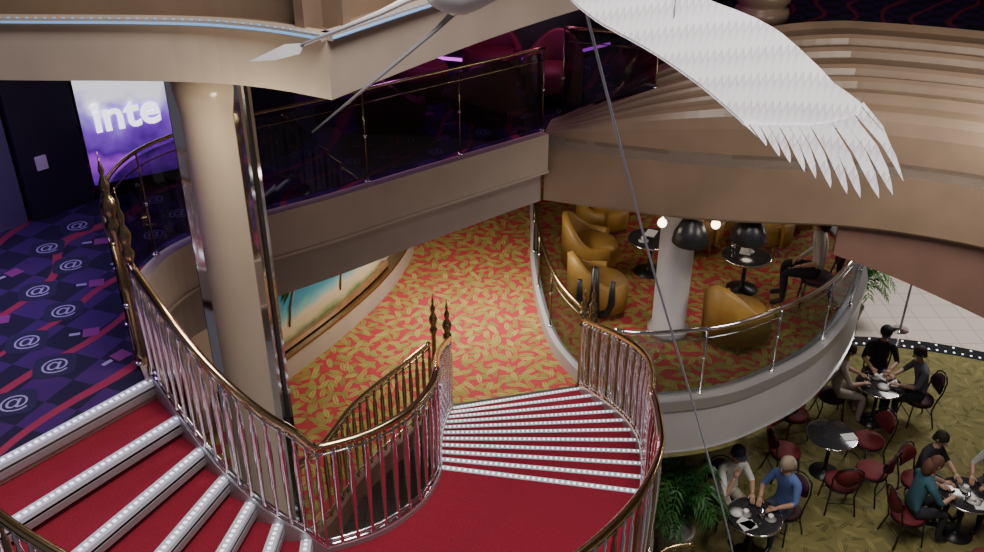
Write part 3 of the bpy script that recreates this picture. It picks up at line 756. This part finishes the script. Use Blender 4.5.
b.lathe([(0, 0), (.08, 0), (.08, .005), (0, .005)], M['china'], T=Matrix.Translation((0, -.022, 1.328)) @ Matrix.Rotation(math.pi/2-.3, 4, 'X'), seg=24)
b.obj('round_sign_on_post', loc=(7.62, 14.85, .001))

# ------------------------------------------------------------------ bird sculpture
bird = bpy.data.objects.new('hanging_crane_sculpture', None); COL.objects.link(bird)
def plate(b, pts, th, mat):
    pts = [Vector(p) for p in pts]; n = Vector((0, 0, 0))
    for i in range(len(pts)):
        n += pts[i].cross(pts[(i+1) % len(pts)])
    n.normalize(); k = len(pts)
    b.add(pts, [tuple(range(k))], mat); q = [p-n*th for p in pts]; b.add(q, [tuple(range(k))[::-1]], mat)
    b.add(pts+q, [(i, k+i, k+(i+1) % k, (i+1) % k) for i in range(k)], mat)
lead = [(.352, 5.09, 8.65), (.743, 4.87, 8.571), (1.064, 4.675, 8.493), (1.323, 4.50, 8.417), (1.498, 4.345, 8.294), (1.585, 4.245, 8.215)]
trail = [(1.195, 4.34, 8.01), (1.02, 4.49, 8.13), (.79, 4.67, 8.25), (.502, 4.87, 8.37), (.327, 5.02, 8.51)]
tips = [(1.27, 4.255, 7.945), (1.33, 4.20, 7.895), (1.386, 4.158, 7.869), (1.479, 4.08, 7.83), (1.597, 4.0, 7.78), (1.715, 3.92, 7.777), (1.809, 3.886, 7.812), (1.85, 3.893, 7.863), (1.82, 3.945, 7.93)]
def wing(f, nm):
    b = B()
    ld = smooth(lead, 4); tr = smooth(trail, 4)
    n = 20; A = resample(ld, .05); C = resample(list(reversed(tr)), .05)
    L_ = [A[int(i*(len(A)-1)/n)] for i in range(n+1)]; R_ = [C[int(i*(len(C)-1)/n)] for i in range(n+1)]
    m = 13
    rows = [[a.lerp(c, j/(m-1)) for j in range(m)] for a, c in zip(L_, R_)]
    ts = resample(smooth(tips, 4), .02); tl = [ts[int((m-1-j)/(m-1)*(len(ts)-1))] for j in range(m)]
    base = rows[-1]
    def P(j, t):
        j0 = min(int(j), m-2); q = j-j0
        bb = base[j0].lerp(base[j0+1], q); tt = tl[j0].lerp(tl[j0+1], q)
        bow = (base[0]-base[-1]).normalized()*.055*math.sin(math.pi*t)*(1-j/(m-1))
        return bb.lerp(tt, t)+bow
    for t in (.12, .25, .36): rows.append([P(j, t) for j in range(m)])
    out = [[tuple(f(p)) for p in r] for r in rows]
    b.sheet(out, M['wing']); b.sheet([[(x, y, z-.012) for x, y, z in r] for r in out], M['wing'])
    for j in range(m):
        hw = .47
        pts = []
        W_ = lambda t: P(min(m-1, j+.5), t)-P(max(0, j-.5), t)
        for t, k in ((.30, 1), (.6, .95), (.8, .75), (.92, .4)): pts.append(P(j, t)-W_(t)*k*hw)
        pts.append(P(j, 1.0))
        for t, k in ((.92, .4), (.8, .75), (.6, .95), (.30, 1)): pts.append(P(j, t)+W_(t)*k*hw)
        plate(b, [f(p+Vector((0, 0, .001*(j % 2)))) for p in pts], .008, M['wing'])
    b.obj(nm, bird)
wing(lambda p: Vector(p), 'wing_near')
wing(lambda p: Vector((p[0], 10.3-p[1], p[2]+.6)), 'wing_far')
b = B()
b.tube(smooth([(-.36, 5.08, 8.47), (-.28, 5.08, 8.46), (-.14, 5.1, 8.50), (.1, 5.12, 8.67), (.35, 5.15, 8.80), (.6, 5.18, 8.92), (1.0, 5.2, 9.1), (1.22, 5.2, 9.14), (1.3, 5.2, 9.13), (1.36, 5.2, 9.11), (1.7, 5.2, 9.03)], 3),
       [r for r in [.02, .06, .09, .12, .15, .165, .17, .18, .187, .19, .185, .17, .15, .12, .09, .07, .055, .048, .042, .042, .045, .06, .065, .068, .065, .05, .03, .018, .014, .008, .002]], M['bwhite'], 16)
b.obj('body', bird)
b = B()
b.tube([(-.17, 5.1, 8.36), (-.3, 5.08, 8.24), (-.62, 5.0, 8.0), (-.99, 4.91, 7.72)], [.022, .012, .011, .004], M['grey'])
b.tube([(-.30, 5.09, 8.47), (-.6, 5.12, 8.32), (-1.05, 5.15, 8.135)], [.022, .016, .010], M['bwhite'])
plate(b, [(-1.03, 5.15, 8.145), (-1.14, 5.14, 8.142), (-1.33, 5.10, 8.06), (-1.2, 5.12, 8.06), (-1.06, 5.14, 8.09)], .012, M['bwhite'])
b.obj('legs', bird)
b = B()
for p in ((.1, 5.12, 8.8), (.9, 4.7, 8.4), (.9, 5.6, 9.0)): b.tube([p, (p[0], p[1], 12.3)], .003, M['cable'], 5)
b.tube(smooth([(.45, 4.98, 8.5), (1.07, 5.75, 6.55), (1.79, 6.55, 4.45), (2.49, 7.15, 2.3), (3.1, 7.6, .03)], 8), .009, M['cable'], 6)
b.obj('cables', bird)

b = B(); b.box((2, 11, 12.4), (24, 26, .1), M['cream2']); b.obj('ceiling')
b = B(); b.box((-8.95, 12, 6.2), (.1, 24, 12.4), M['dark']); b.obj('wall_far_left')
b = B(); b.box((13.95, 12, 6.2), (.1, 24, 12.4), M['brown']); b.obj('wall_right')
b = B(); b.box((2, 23.95, 6.2), (24, .1, 12.4), M['brown']); b.obj('wall_rear')

# ------------------------------------------------------------------ lights
def area(loc, size, power, col, tgt=None, sh='SQUARE'):
    l = bpy.data.lights.new('ceiling_and_fill_light', 'AREA'); l.size = size; l.energy = power; l.color = col
    o = bpy.data.objects.new('ceiling_and_fill_light', l); COL.objects.link(o); o.location = loc
    if tgt: o.rotation_euler = (Vector(tgt)-Vector(loc)).to_track_quat('-Z', 'Y').to_euler()
def point(loc, power, col, r=.15):
    l = bpy.data.lights.new('lamp_and_fill_light', 'POINT'); l.energy = power; l.color = col; l.shadow_soft_size = r
    o = bpy.data.objects.new('lamp_and_fill_light', l); COL.objects.link(o); o.location = loc
area((.4, 3.2, 12.1), 2.2, 420, (1, .93, .89))
area((1.2, 6.6, 12.1), 2., 130, (1, .90, .82))
area((-.2, 10.8, 4.6), .9, 62, (1, .93, .80)); point((-.9, 9.4, 4.4), 26, (1, .92, .76))
point((2.6, 12.3, 4.6), 11, (1, .86, .66)); point((4.0, 13.0, 4.6), 9, (1, .86, .66))
area((-4.4, 6.2, 7.5), 1.2, 34, (.48, .28, 1)); point((-1.62, 5.72, 7.25), 20, (1, .85, .6), .1)
point((-1.2, 10.6, 7.3), 30, (.65, .2, 1)); point((.8, 12.0, 7.4), 24, (1, .25, .6)); point((3.2, 13.6, 8.0), 20, (1, .75, .5))
area((9.2, 15.0, 5.3), 2, 270, (1, .96, .94)); area((5.6, 7.6, 7.2), 1.6, 135, (1, .92, .82), (5.6, 11, 0))  # unseen fills added to brighten tile and cafe, which the cornice keeps dark
point((6.3, 11.6, 4.3), 26, (1, .9, .78))  # bare point added to brighten the cafe floor, no fixture
w = bpy.data.worlds.new('World'); S.world = w; w.use_nodes = True
w.node_tree.nodes['Background'].inputs[0].default_value = (.80, .74, .84, 1); w.node_tree.nodes['Background'].inputs[1].default_value = .11
# ------------------------------------------------------------------ camera
cam = bpy.data.cameras.new('camera'); co = bpy.data.objects.new('camera', cam); COL.objects.link(co)
co.location = (0, 0, 9.6); co.rotation_euler = (math.radians(90-29.6), 0, 0); cam.sensor_width = 36; cam.lens = 945/984*36; cam.clip_end = 200
S.camera = co
